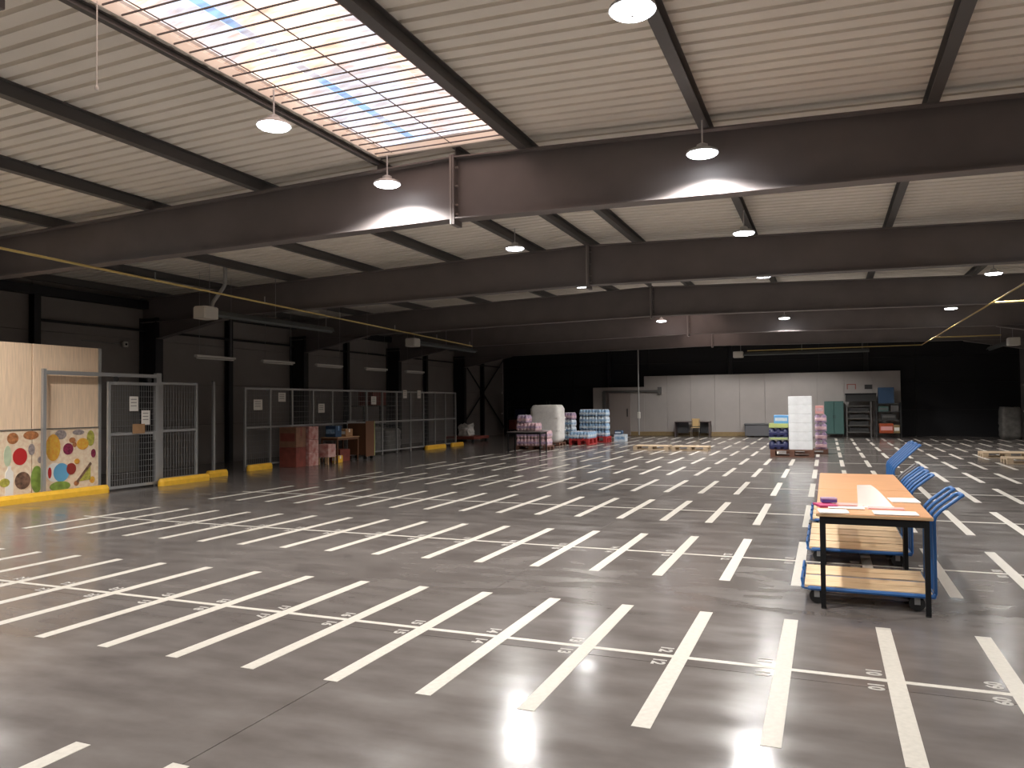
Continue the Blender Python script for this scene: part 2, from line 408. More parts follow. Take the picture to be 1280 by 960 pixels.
def rafter(y):
    fw, tf, tw = 0.22, 0.018, 0.012
    mb = MB()
    for xa, xb in ((X0+0.02, RIDGE), (RIDGE, X1-0.02)):
        za, zb = BEAM_TOP-drop(xa), BEAM_TOP-drop(xb)
        sa, sb = soffit(xa), soffit(xb)
        for (ya, yb, a0, a1, b0, b1) in ((y-fw/2, y+fw/2, za-tf, za, zb-tf, zb), (y-fw/2, y+fw/2, sa, sa+tf, sb, sb+tf), (y-tw/2, y+tw/2, sa+tf, za-tf, sb+tf, zb-tf)):
            v = [(xa, ya, a0), (xb, ya, b0), (xb, yb, b0), (xa, yb, a0), (xa, ya, a1), (xb, ya, b1), (xb, yb, b1), (xa, yb, a1)]
            mb.add(v, [(0, 3, 2, 1), (4, 5, 6, 7), (0, 1, 5, 4), (1, 2, 6, 5), (2, 3, 7, 6), (3, 0, 4, 7)])
    o = mb.build('roof_beam', 'steel_paint', ceil_o)
    for s in (-1, 1):
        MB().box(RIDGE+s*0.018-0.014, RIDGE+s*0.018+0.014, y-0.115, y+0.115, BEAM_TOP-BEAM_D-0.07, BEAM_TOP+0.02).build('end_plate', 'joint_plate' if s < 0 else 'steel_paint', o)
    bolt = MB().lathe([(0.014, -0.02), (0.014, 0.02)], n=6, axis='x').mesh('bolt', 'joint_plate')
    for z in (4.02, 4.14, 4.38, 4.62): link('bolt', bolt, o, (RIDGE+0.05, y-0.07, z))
    for xa, s in ((X0+0.55, 1), (X1-0.55, -1)):
        zt = soffit(xa); zb = soffit(xa+s*2.4)
        MB().prism([(xa, zt), (xa+s*2.4, zb), (xa, zt-0.42)], y-0.006, y+0.006, 'y').build('haunch_web', 'steel_paint', o)
        v = [(xa, y-0.11, zt-0.42), (xa+s*2.4, y-0.11, zb-0.01), (xa+s*2.4, y+0.11, zb-0.01), (xa, y+0.11, zt-0.42)]
        v += [(p[0], p[1], p[2]-0.018) for p in v]
        MB().add(v, [(0, 1, 2, 3), (7, 6, 5, 4), (0, 4, 5, 1), (1, 5, 6, 2), (2, 6, 7, 3), (3, 7, 4, 0)]).build('haunch_flange', 'steel_paint', o)
    return o
for y in FRAMES[1:-1]: rafter(y)

# ------------------------------------------------------------------ ridge skylights
def skylight(idx, ya, yb, label, bars):
    w = MB()
    za = DECK-drop(SKL)
    fr = struct(MB().box(SKL, SKL+0.03, ya+0.06, yb-0.06, za-0.0, za+0.12).box(SKR-0.03, SKR, ya+0.06, yb-0.06, za, za+0.12)
                .box(SKL+0.03, SKR-0.03, ya+0.06, ya+0.12, za, za+0.12).box(SKL+0.03, SKR-0.03, yb-0.12, yb-0.06, za, za+0.12)
                .build('window_%d' % idx, 'deck_white'), label, 'skylight')
    # arched glazing sheets with a narrow bluish strip between two of them
    cuts = [(SKL+0.03, -4.98, 'polycarbonate'), (-4.98, -4.88, 'polycarbonate_blue'), (-4.88, -4.0, 'polycarbonate'), (-4.0, SKR-0.03, 'polycarbonate')]
    def arch(x): return za+0.115+0.12*(1-((x-RIDGE)/1.0)**2)
    for xa, xb, m in cuts:
        v = []; f = []; N = 5
        for i in range(N+1):
            x = xa+0.004+(xb-xa-0.008)*i/N; v += [(x, ya+0.08, arch(x)), (x, yb-0.08, arch(x))]
        for i in range(N): f.append((2*i, 2*i+1, 2*i+3, 2*i+2))
        me = bpy.data.meshes.new('glazing_sheet'); me.from_pydata(v, [], f); me.materials.append(M[m])
        link('glazing_sheet', me, fr)
    if bars:
        nb = round((yb-ya)/0.19)
        cross = MB().tube([(SKL+0.03, 0, 0), (SKR-0.03, 0, 0)], 0.009, 6).mesh('grille_bar', 'steel_paint')
        for i in range(1, nb): link('grille_bar', cross, fr, (0, ya+(yb-ya)*i/nb, za+0.02))
        for x in (SKL+0.24, -4.35, SKR-0.22):
            MB().tube([(x, ya+0.1, za+0.035), (x, yb-0.1, za+0.035)], 0.006, 6).build('grille_bar', 'steel_paint', fr)
    return fr
skylight(1, 2.85, 8.85, 'barred ridge skylight glowing peach above the nearest bay', True)
skylight(2, 22.6, 26.85, 'ridge skylight in the fourth roof bay', True)
skylight(3, 28.3, 32.85, 'ridge skylight in the fifth roof bay', True)

ws = thing('sensor_box', 'small white sensor box on a thin arm high on the cage-side wall', 'sensor', (X0+0.02, 14.25, 3.2))
MB().bev(0, 0.10, -0.07, 0.07, -0.07, 0.07, 0.015).build('case', 'heater_white', ws); MB().tube([(0.05, -0.07, 0.0), (0.05, -1.2, 0.02)], 0.01, 6).build('arm', 'wire', ws); MB().lathe([(0.03, 0.10), (0.02, 0.12)], n=10, axis='x').build('eye', 'rack_dark', ws)
# ------------------------------------------------------------------ high bay lamps
def make_lamp():
    t = thing('high_bay_lamp', 'lamp', 'lamp')
    MB().lathe([(0.12, 0.022), (0.165, 0.0), (0.168, -0.018), (0.160, -0.02)], n=28).build('housing', 'lamp_body', t)
    MB().lathe([(0.158, -0.018), (0.158, -0.034), (0.145, -0.044), (0.03, -0.060), (0.03, -0.0605)], n=28).build('lens', 'lamp_lens', t)
    MB().lathe([(0.160, -0.016), (0.172, -0.018), (0.172, -0.026), (0.160, -0.026)], n=28).build('rim', 'lamp_rim', t)
    MB().lathe([(0.06, 0.02), (0.06, 0.07), (0.03, 0.085)], n=16).build('driver', 'lamp_body', t)
    MB().lathe([(0.013, -0.060), (0.013, -0.068)], n=10).build('sensor', 'lamp_body', t)
    MB().tube([(0.0, 0, 0.08), (0.0, 0, 0.34)], 0.009, 6).build('hanger_rod', 'lamp_body', t)
    ld = bpy.data.lights.new('led_light', 'SPOT'); ld.energy = LAMP_W; ld.color = (1.0, 0.965, 0.925)
    ld.spot_size = math.radians(150); ld.spot_blend = 0.3; ld.shadow_soft_size = 0.12
    lo = bpy.data.objects.new('led_light', ld); col.objects.link(lo); lo.parent = t; lo.location = (0, 0, -0.08)
    return t
LAMPS = [
 (-5.1, 6.25, 4.45, 'round LED high bay lamp hanging at the near skylight\'s outer edge'),
 (-5.1, 8.42, 4.43, 'LED high bay lamp just before the first beam, beside its bolted ridge joint'),
 (-1.24, 5.42, 4.45, 'large bright round LED lamp hanging beside a purlin away from the skylight'),
 (-1.19, 8.44, 4.31, 'LED high bay lamp lighting the first beam far from the skylight'),
 (-5.12, 12.8, 4.42, 'LED high bay lamp in the second roof bay near the ridge purlins'),
 (-1.17, 12.75, 4.32, 'LED high bay lamp in the second roof bay on a lone purlin'),
 (-5.08, 16.75, 4.29, 'small LED lamp under the ridge joint in the third roof bay'),
 (-1.20, 17.3, 4.32, 'LED lamp half hidden by the second beam, third roof bay'),
 (-5.05, 25.7, 4.36, 'small LED lamp brightening the fourth beam beside the ridge joint'),
 (-1.20, 26.1, 4.30, 'small LED lamp brightening the fourth beam away from the ridge'),
 (3.36, 19.15, 4.33, 'LED lamp on a purlin above the forked yellow gas pipe'),
 (3.36, 25.3, 4.27, 'small LED lamp beside the yellow gas pipe, before the fourth beam'),
 (-5.12, 21.3, 4.36, 'LED lamp behind the third beam by the ridge'),
 (-1.20, 21.5, 4.30, 'LED lamp behind the third beam away from the ridge'),
 (-5.1, 1.8, 4.45, 'LED lamp over the near floor by the ridge'),
 (-1.17, 1.2, 4.45, 'LED lamp over the near floor off the ridge'),
 (3.36, 1.2, 4.33, 'LED lamp over the near floor by the wall opposite the cages'),
 (3.36, 8.3, 4.33, 'LED lamp before the first beam by the wall opposite the cages'),
 (-5.12, 30.0, 4.36, 'LED lamp behind the fourth beam by the ridge'),
 (-1.20, 30.0, 4.30, 'LED lamp behind the fourth beam away from the ridge'),
 (3.38, 30.3, 4.22, 'LED lamp behind the fourth beam by the wall opposite the cages'),
 (-5.12, 34.6, 4.36, 'LED lamp behind the fifth beam by the ridge'),
 (-1.20, 34.6, 4.30, 'LED lamp behind the fifth beam away from the ridge'),
 (-10.9, 7.05, 4.36, 'LED lamp over the food mural side of the near floor'),  # this and the next two: unseen lamps added to brighten plywood and mural
 (-10.9, 5.2, 4.36, 'LED lamp between the two others over the cage side of the near floor'),
 (-10.9, 3.4, 4.36, 'LED lamp over the near floor on the cage side'),
 (3.36, 12.9, 4.33, 'LED lamp in the second bay by the wall opposite the cages'),
]
proto = make_lamp()
for i, (x, y, z, lb) in enumerate(LAMPS): place(proto, i > 0, (x, y, z), 0, lb, 'LED high bay lamps')

# ------------------------------------------------------------------ gas pipes and heaters
gp = thing('gas_pipe', 'long yellow gas pipe running under the beams above the mesh cages', 'pipe')
MB().tube([(-9.55, 2.9, 3.70), (-11.57, 24.76, 3.68)], 0.018).build('pipe_run', 'pipe_yellow', gp)
for k in range(8):
    f = k/7; y = 3.5+21*f
    MB().tube([(-9.6-2.0*f*0.97, y, 3.69), (-9.6-2.0*f*0.97, y, 3.82)], 0.012, 6).build('pipe_clip', 'galvanised', gp)
gq = thing('gas_pipe', 'yellow gas pipe with two side branches beneath the far lamps', 'pipe')
MB().tube([(3.41, 10, 3.74), (3.41, 29.4, 3.74), (3.41, 33.3, 3.74), (-3.0, 33.3, 3.74)], 0.018).build('pipe_run', 'pipe_yellow', gq)
MB().tube([(3.41, 19.6, 3.74), (7.5, 19.6, 3.74)], 0.018).build('pipe_branch', 'pipe_yellow', gq)
MB().tube([(3.41, 29.6, 3.74), (5.36, 29.6, 3.74)], 0.018).build('pipe_branch', 'pipe_yellow', gq)
def heater(loc, rz, length, label, flue=True):
    t = thing('radiant_heater', label, 'heater', loc, rz, 'gas radiant heaters')
    MB().bev(-0.17, 0.17, -0.2, 0.2, -0.12, 0.14, 0.03).build('burner_box', 'heater_white', t)
    MB().tube([(0, 0.2, 0), (0, length, 0)], 0.05).build('radiant_tube', 'heater_pipe', t)
    MB().prism([(-0.12, -0.01), (-0.06, 0.09), (0.06, 0.09), (0.12, -0.01), (0.11, -0.01), (0.05, 0.078), (-0.05, 0.078), (-0.11, -0.01)], 0.25, length, 'y').build('reflector', 'heater_pipe', t)
    if flue: MB().tube([(0.05, 0.1, 0.1), (0.05, 0.15, 0.25), (0.05, 0.45, 0.6), (0.05, 0.5, 0.68), (0.05, 0.5, 1.12)], 0.04).build('flue', 'galvanised', t)
    for y in (0.1, length*0.5, length*0.95):
        MB().tube([(0, y, 0.1), (0, y, 1.1)], 0.006, 5).build('chain', 'galvanised', t)
    return t
heater((-11.95, 12.5, 3.56), 0, 4.4, 'gas radiant heater with bent grey flue hanging over the long yellow pipe')
heater((-11.95, 21.2, 3.56), 0, 4.6, 'far gas radiant heater hanging near the end of the long yellow pipe', False)
heater((5.70, 29.6, 3.50), 0, 4.0, 'gas radiant heater at the end of the shorter yellow pipe branch', False)
heater((-3.4, 33.65, 3.60), -math.pi/2, 5.0, 'gas radiant heater hanging before the white partition', False)

# unlit fluorescent battens along the left wall
def make_batten():
    t = thing('fluorescent_batten', 'b', 'light')
    MB().bev(-0.05, 0.05, -0.62, 0.62, 0, 0.05, 0.012).build('housing', 'tube_off', t)
    MB().tube([(0, -0.58, -0.022), (0, 0.58, -0.022)], 0.014).build('tube', 'tube_off', t)
    for y in (-0.5, 0.5): MB().tube([(0, y, 0.05), (0, y, 1.92)], 0.004, 5).build('suspension_wire', 'wire', t)
    return t
pb = make_batten()
for i, y in enumerate((13.9, 16.1, 18.3, 20.75, 23.2)):
    place(pb, i > 0, (-13.0, y, 2.73), 0, ('unlit hanging batten above the lone tall fence post', 'unlit hanging batten above the first panel of the long fence', 'unlit hanging batten above the carton stack and desk',
          'unlit hanging batten above the brown roll container', 'unlit hanging batten above the grey wrapped loads')[i], 'unlit battens above the cages')
c1 = thing('pull_cord', 'thin white cord hanging from the roof deck beside the skylight', 'cord', (-5.35, 4.42, 4.86))
MB().tube([(0, 0, 0), (0, 0, -0.68)], 0.005, 6).build('line', 'cord_white', c1); MB().lathe([(0.012, -0.72), (0.016, -0.70), (0.008, -0.68)], n=8).build('knob', 'cord_white', c1)
c2 = thing('pendant_cable', 'tall thin grey cable with control box hanging before the white partition', 'cable', (-8.2, 36.0, 0))
MB().tube([(0, 0, 0.12), (0, 0, 4.81)], 0.035, 8).build('line', 'galvanised', c2); MB().bev(-0.07, 0.07, -0.06, 0.06, 0.9, 1.2, 0.02).build('control_box', 'heater_white', c2)

# ------------------------------------------------------------------ white partition at the back
PY = 38.2
pt = struct(MB().box(-8.42, 3.05, PY+0.06, Y1-0.02, 0, 2.94).box(-11.05, -8.42, PY+0.06, Y1-0.02, 0, 2.40).build('wall_partition', 'partition_grey'), 'pale cold-store partition across the back of the hall', 'wall')
for i in range(10):
    xa = -8.42+i*1.147; MB().bev(xa+0.004, xa+1.143, PY, PY+0.06, 0, 2.95, 0.006).build('partition_panel', 'partition_white', pt)
MB().box(-11.05, -10.45, PY, PY+0.06, 0, 2.42).build('partition_panel', 'partition_white', pt)
MB().box(-9.15, -8.42, PY, PY+0.06, 0, 2.42).build('partition_panel', 'partition_white', pt)
MB().box(-10.45, -9.15, PY, PY+0.06, 2.22, 2.42).build('partition_panel', 'partition_white', pt)
bb = struct(MB().bev(-9.5, -3.2, PY-0.05, PY, 0, 0.2, 0.01).build('baseboard_back', 'skirting_wood'), 'brown wooden skirting along the white partition', 'skirting')
dr = struct(MB().bev(-10.2, -9.1, PY-0.1, PY-0.03, 0.03, 2.12, 0.01).build('door_1', 'door_grey'), 'grey sliding cold-store door on an overhead rail', 'door')
MB().box(-10.5, -7.6, PY-0.12, PY-0.02, 2.17, 2.26).build('door_rail', 'rack_grey', dr)
MB().tube([(-9.25, PY-0.14, 0.95), (-9.25, PY-0.14, 1.35)], 0.02).build('door_handle', 'rack_dark', dr)
MB().box(-10.55, -10.4, PY-0.06, PY, 0, 2.2).build('door_frame', 'rack_grey', dr)
MB().box(-7.72, -7.55, PY-0.14, PY-0.01, 2.05, 2.4).build('rail_stop', 'rack_grey', dr)
sg = thing('notice_sign', 'small reddish sign high on the white partition', 'sign', (1.05, PY-0.012, 2.15)); MB().box(-0.2, 0.2, 0, 0.01, 0, 0.28).build('board', 'partition_white', sg)
for q in ((-0.19, -0.15, 0, 0.22), (0.15, 0.19, 0, 0.22), (-0.19, 0.19, 0.2, 0.24)): MB().box(q[0], q[1], -0.004, 0, q[2], q[3]).build('border_mark', 'sign_red', sg)
vt = thing('vent_grille', 'small dark vent grille high on the white partition', 'vent', (1.75, PY-0.02, 2.15)); MB().box(-0.16, 0.16, 0, 0.02, 0, 0.2).build('frame', 'rack_grey', vt)
for k in range(4): MB().box(-0.14, 0.14, -0.012, 0, 0.02+k*0.045, 0.05+k*0.045).build('slat', 'rack_dark', vt)

# ------------------------------------------------------------------ left side: boards, mural, sliding gate, mesh fences, kerbs
BX = -13.0
bd = thing('board_partition', 'pale plywood partition above a printed food mural', 'partition', (0, 0, 0))
for ya, yb in ((6.2, 7.83), (7.84, 9.46), (9.48, 10.81)):
    MB().bev(BX-0.05, BX, ya, yb, 1.25, 2.76, 0.006).build('plywood_panel', 'ply_pale', bd)
mp_ = []
for ya, yb in ((6.2, 7.83), (7.84, 9.46), (9.48, 10.81)):
    mp_.append(MB().box(BX-0.045, BX+0.005, ya, yb, 0.04, 1.235).build('mural_panel', 'mural_paper', bd))
MB().box(BX-0.05, BX+0.02, 6.2, 10.81, 1.235, 1.25).build('rail', 'rack_grey', bd)
MB().box(BX-0.14, BX+0.01, 10.81, 10.87, 0, 2.76).build('end_post', 'galvanised', bd)
SH = [('print_rust', 9.12, 1.10, .102, .099), ('print_rust', 9.45, 1.14, .143, .076), ('print_grey', 10.02, 1.13, .116, .088), ('print_grey', 10.38, 1.16, .121, .050),
 ('print_olive', 10.64, 1.04, .08, .15), ('print_mint', 9.03, 0.80, .067, .18), ('print_red', 9.25, 0.78, .13, .149), ('print_grey', 9.46, 0.89, .06, .10),
 ('print_orange', 9.87, 0.90, .142, .243), ('print_maroon', 10.17, 0.86, .102, .106), ('print_orange', 10.47, 0.94, .123, .108), ('print_maroon', 10.70, 0.75, .05, .08),
 ('print_brown', 9.30, 0.36, .14, .15), ('print_green', 9.56, 0.36, .11, .237), ('print_white', 9.06, 0.37, .07, .26), ('print_olive', 8.98, 0.35, .087, .073), ('print_white', 9.9, 0.45, .17, .17),
 ('print_blue', 10.03, 0.44, .16, .17), ('print_darkred', 10.23, 0.49, .099, .106), ('print_green', 10.01, 0.19, .203, .09), ('print_red', 9.80, 0.45, .035, .10), ('print_orange', 10.35, 0.62, .05, .05), ('print_rust', 10.25, 1.02, .06, .05)]
for i, (m, y, z, ry, rz) in enumerate(SH):
    k = 2 if y > 9.47 else 1
    lo, hi = BX+0.005, BX+0.007+0.0006*i
    pan = mp_[k]
    if m == 'print_white' and y < 9.5: poly = [(y-ry, z-rz), (y+ry, z-rz), (y+ry, z+rz*0.55), (y+ry*0.4, z+rz*0.8), (y+ry*0.4, z+rz), (y-ry*0.4, z+rz), (y-ry*0.4, z+rz*0.8), (y-ry, z+rz*0.55)]
    else:
        poly = ell(y, z, ry, rz, 22)
        poly = [(max(6.25, min(10.80, a)), max(0.045, min(1.23, b))) for a, b in poly]
    MB().prism(poly, lo, hi, 'x').build('printed_food', m, pan)
RM = random.Random(3)
for i in range(44):
    y = RM.uniform(6.4, 10.72); z = RM.choice((RM.uniform(1.02, 1.2), RM.uniform(0.1, 1.0))); rr = RM.uniform(0.025, 0.06)
    if any(abs(y-q[1]) < q[3]+rr*0.6 and abs(z-q[2]) < q[4]+rr*0.6 for q in SH): continue
    mm = RM.choice(('print_rust', 'print_grey', 'print_olive', 'print_brown', 'print_orange', 'print_mint', 'print_maroon'))
    MB().prism(ell(y, z, rr, rr*RM.uniform(0.6, 1.5), 12), BX+0.005, BX+0.0066, 'x').build('printed_food', mm, mp_[2 if y > 9.47 else 1 if y > 7.84 else 0])
MB().prism([(10.35, 0.24), (10.64, 0.26), (10.64, 0.56)], BX+0.005, BX+0.012, 'x').build('printed_food', 'print_olive', mp_[2])
MB().prism([(10.34, 0.25), (10.37, 0.22), (10.665, 0.55), (10.635, 0.59)], BX+0.005, BX+0.014, 'x').build('printed_food', 'print_brown', mp_[2])

def wire_mesh(name, y0, y1, z0, z1, x, parent, step=0.055, zstep=0.11):
    mb = MB(); r = 0.0030
    k = int((y1-y0)/step)
    for i in range(1, k): y = y0+(y1-y0)*i/k; mb.box(x-r, x+r, y-r, y+r, z0, z1)
    k = int((z1-z0)/zstep)
    for i in range(1, k): z = z0+(z1-z0)*i/k; mb.box(x-r, x+r, y0, y1, z-r, z+r)
    o = mb.build(name, 'wire', parent); o['kind'] = 'stuff'; return o
GX = -12.88
sgm = thing('sliding_gate', 'grey mesh sliding gate on an overhead track beside the food mural', 'gate', (0, 0, 0))
MB().box(GX-0.03, GX+0.03, 9.57, 9.63, 0, 2.32).build('post', 'galvanised', sgm)
MB().box(GX-0.04, GX+0.04, 12.06, 12.19, 0, 2.32).build('post', 'galvanised', sgm)
MB().box(GX-0.035, GX+0.035, 9.63, 12.06, 2.22, 2.29).build('track', 'galvanised', sgm)
lf = MB().box(GX+0.045, GX+0.085, 10.86, 10.92, 0.04, 2.12).box(GX+0.045, GX+0.085, 12.0, 12.06, 0.04, 2.12).box(GX+0.045, GX+0.085, 10.92, 12.0, 0.04, 0.09).box(GX+0.045, GX+0.085, 10.92, 12.0, 2.06, 2.12).box(GX+0.045, GX+0.085, 10.92, 12.0, 1.07, 1.12).build('gate_leaf', 'galvanised', sgm)
wire_mesh('wire_mesh', 10.92, 12.0, 0.09, 2.06, GX+0.065, lf)
for y in (11.05, 11.85): MB().lathe([(0.05, -0.02), (0.05, 0.02)], (GX+0.065, y, 2.17), 14, 'x').build('roller', 'rack_dark', lf)
MB().box(GX+0.085, GX+0.12, 11.93, 12.03, 0.95, 1.12).build('lock', 'galvanised', lf)
def fence(name, label, x, ys, top, mid, midrail_skip=()):
    t = thing(name, label, 'fence')
    for y in ys: MB().box(x-0.025, x+0.025, y-0.028, y+0.028, 0, top).build('post', 'galvanised', t)
    for a, b in zip(ys[:-1], ys[1:]):
        for z0, z1 in ((top-0.05, top), (mid-0.025, mid+0.025), (0.10, 0.14)):
            MB().box(x-0.02, x+0.02, a+0.028, b-0.028, z0, z1).build('rail', 'galvanised', t)
        wire_mesh('wire_mesh', a+0.03, b-0.03, 0.14, top-0.05, x, t, 0.07, 0.14)
    return t
fence('mesh_fence', 'single grey mesh fence panel next to the sliding gate', GX, [12.22, 13.18], 2.14, 1.12)
lpst = thing('fence_post', 'lone tall grey post standing between the gate and the long fence', 'post', (-13.25, 14.1, 0))
MB().box(-0.028, 0.028, -0.028, 0.028, 0.01, 2.2).build('shaft', 'galvanised', lpst); MB().box(-0.06, 0.06, -0.06, 0.06, 0, 0.01).build('base_plate', 'galvanised', lpst); MB().box(-0.03, 0.03, -0.03, 0.03, 2.2, 2.21).build('cap', 'rack_grey', lpst)
fence('mesh_fence', 'long grey mesh fence of the storage cages', -13.6, [15.55, 16.5, 17.41, 18.34, 19.27, 20.2, 21.12, 22.05, 22.98, 23.92, 24.86, 25.75, 26.6, 27.5], 2.10, 1.08)
def kerb(label, x, ya, yb, w=0.16, h=0.15):
    t = thing('guard_kerb', label, 'kerb', (x, (ya+yb)/2, 0), 0, 'yellow guard kerbs')
    L = (yb-ya)/2
    MB().prism([(-w/2, 0), (w/2, 0), (w/2, h*0.6), (w*0.3, h), (-w*0.3, h), (-w/2, h*0.6)], -L+0.05, L-0.05, 'y').build('kerb_body', 'kerb_yellow', t)
    for s in (-1, 1): MB().lathe([(w*0.5, 0), (w*0.5, h*0.6), (w*0.32, h*0.985)], (0, s*(L-0.06), 0), 14).build('rounded_end', 'kerb_yellow', t)
    return t
kerb('long yellow guard kerb below the food mural', -12.74, 6.3, 10.80)
kerb('yellow guard kerb before the fence panel next to the sliding gate', -12.66, 11.98, 13.3)
kerb('short yellow guard kerb at the lone tall fence post', -13.1, 13.75, 14.35)
kerb('short yellow guard kerb at the near end of the long fence', -13.45, 15.5, 16.35)
kerb('yellow guard kerb near the far end of the long fence', -13.42, 24.7, 26.2)
kerb('orange-yellow guard kerb at the far corner of the long fence', -13.4, 26.75, 27.7)
def notice(label, x, y, z, w, h, m='paper'):
    t = thing('paper_notice', label, 'notice', (x, y, z))
    MB().box(0, 0.004, -w/2, w/2, -h/2, h/2).build('sheet', m, t)
    for k in range(3 if m == 'paper' else 0): MB().box(0.004, 0.0046, -w*0.35, w*0.3, h*(0.28-0.22*k), h*(0.32-0.22*k)).build('text_line', 'rack_grey', t)
    return t
gx = GX+0.087
notice('upper white paper notice on the sliding gate', gx, 11.45, 1.69, 0.21, 0.29)
notice('lower white paper notice on the sliding gate', gx, 11.74, 1.41, 0.21, 0.29)
notice('brown cardboard notice on the sliding gate', gx+0.012, 11.56, 1.19, 0.30, 0.19, 'cardboard')
fx = -13.57
for y, z, w, h, lb in ((16.0, 1.66, .33, .27, 'wide paper notice on the first panel of the long fence'), (16.95, 1.86, .30, .24, 'paper notice high on the long fence above the cartons'),
    (18.7, 1.55, .30, .26, 'paper notice on the long fence above the desk'), (21.5, 1.78, .30, .26, 'paper notice on the long fence above the grey wrapped pallets'),
    (23.5, 2.0, .26, .28, 'paper notice near the fence top, close to a dark red crate'), (24.5, 2.0, .24, .28, 'paper notice near the fence top by the yellow kerb')):
    notice(lb, fx, y, z, w, h)

# ------------------------------------------------------------------ pallets
def make_pallet(wood, L=1.2, W=0.8):
    t = thing('pallet', 'p', 'pallet')
    board = MB().box(-L/2, L/2, -0.06, 0.06, 0, 0.022).mesh('top_board', wood)
    for k in range(5): link('top_board', board, t, (0, -W/2+0.06+k*(W-0.12)/4, 0.122))
    blk = MB().box(-0.07, 0.07, -0.05, 0.05, 0.022, 0.1).mesh('block', wood)
    st = MB().box(-0.07, 0.07, -W/2, W/2, 0.1, 0.122).mesh('stringer', wood)
    bt = MB().box(-L/2, L/2, -0.05, 0.05, 0, 0.022).mesh('bottom_board', wood)
    for i in (-1, 0, 1):
        link('stringer', st, t, (i*(L/2-0.07), 0, 0))
        link('bottom_board', bt, t, (0, i*(W/2-0.05), 0))
        for j in (-1, 0, 1): link('block', blk, t, (i*(L/2-0.07), j*(W/2-0.05), 0))
    return t
pw = make_pallet('pallet_wood'); pd = make_pallet('pallet_dark'); pr_ = make_pallet('pallet_red')
g = 'wooden pallets'
place(pw, False, (-5.62, 26.75, 0), 0, 'empty wooden pallet on the floor, the one nearer the striped goods stacks', 'empty pallets in mid hall')
place(pw, True, (-4.28, 26.6, 0), 0, 'empty wooden pallet on the floor, the one nearer the white tower', 'empty pallets in mid hall')
place(pw, True, (4.6, 25.3, 0), 0, 'empty wooden pallet lying beyond another pallet by the wall opposite the cages', 'empty pallets by the wall opposite the cages')
place(pw, True, (5.9, 25.35, 0), 0, 'empty wooden pallet beside the one beyond the trolleys', 'empty pallets by the wall opposite the cages')
place(pw, True, (4.75, 23.0, 0), 0, 'empty wooden pallet nearest the trolleys by the wall opposite the cages', 'empty pallets by the wall opposite the cages')
place(pd, False, (-0.96, 24.3, 0), 0, 'dark reddish pallet under the tall white tower', g).scale = (1, 1, 1.5)
place(pd, True, (-9.68, 25.9, 0), 0, 'dark pallet under the pink packs', g).scale = (1, 1, 1)
place(pd, True, (-10.02, 28.3, 0), 0, 'dark pallet beneath the big white wrapped block', g).scale = (1, 1, 1)
for q in (pr_,): q.scale = (1, 1, 1.7)
place(pr_, False, (-8.99, 29.6, 0), math.pi/2, 'red pallet under the blue water packs, nearer the white block', 'red pallets')
place(pr_, True, (-9.05, 31.5, 0), 0, 'red pallet under the taller blue water packs', 'red pallets')
place(pd, True, (-10.03, 30.2, 0), 0, 'dark pallet under the pale water packs', g).scale = (1, 1, 1)
place(pd, True, (-0.58, 25.75, 0), 0, 'dark pallet under the mauve column', g).scale = (1, 1, 1)
TOP = 0.144; TOPR = 0.246; TOPT = 0.217

# ------------------------------------------------------------------ packs of goods
def make_pack(m, w=0.4, d=0.27, h=0.27, cap='pack_cap', band=None, nx=3, ny=2):
    t = thing('drink_pack', 'p', 'pack')
    mb = MB()
    rx, ry = w/nx/2, d/ny/2
    for i in range(nx):
        for j in range(ny):
            c = (-w/2+rx*(2*i+1), -d/2+ry*(2*j+1), 0); r = min(rx, ry)*0.98
            mb.lathe([(r*0.9, 0), (r, 0.02), (r, h*0.72), (r*0.45, h*0.92), (r*0.42, h*0.93)], c, 10)
    mb.build('bottles', m, t, True)
    MB().bev(-w/2*0.97, w/2*0.97, -d/2*0.97, d/2*0.97, h*0.2, h*0.6, 0.03).build('film_sleeve', band or m, t)
    cp = MB().lathe([(0.022, 0), (0.022, h*0.07), (0.018, h*0.072)], n=8).mesh('cap', cap)
    for i in range(nx):
        for j in range(ny): link('cap', cp, t, (-w/2+rx*(2*i+1), -d/2+ry*(2*j+1), h*0.928))
    return t
def stack(proto, x, y, z0, nx, ny, nz, w, d, h, label, group):
    tier = ('lowest tier', 'second tier', 'third tier')
    used = proto.get('_used', 0)
    for k in range(nz):
        for i in range(nx):
            for j in range(ny):
                o = place(proto, used, (x+(i-(nx-1)/2)*w, y+(j-(ny-1)/2)*d, z0+k*h), 0, label+(', '+tier[k] if nz > 1 else ''), group)
                o['category'] = 'pack'; proto['_used'] = 1; used = 1
p_pink = make_pack('pack_pink', band='pack_mauve'); p_mauve = make_pack('pack_mauve', band='pack_pink')
p_blue = make_pack('pack_blue', band='pack_pale', h=0.28); p_pale = make_pack('pack_pale', band='pack_blue', h=0.28)
stack(p_pink, -9.68, 25.9, TOP, 3, 2, 2, .4, .29, .273, 'pink and mauve drink pack on the pallet behind the dark table', 'pink drink packs')
stack(p_pink, -9.88, 25.9, TOP+2*.273, 2, 2, 1, .4, .29, .273, 'pink drink pack crowning the pink stack', 'pink drink packs, top')
stack(p_mauve, -10.05, 25.9, TOP+3*.273, 1, 2, 1, .4, .29, .273, 'mauve drink pack alone on the very top of the pink stack', 'mauve drink packs')
stack(p_blue, -8.99, 29.6, TOPR, 2, 4, 1, .4, .29, .283, 'blue water pack on the low red pallet', 'blue water packs, low pallet')
stack(p_pale, -9.72, 30.2, TOP, 1, 2, 3, .4, .29, .283, 'pale water pack behind the big white block', 'pale water packs')
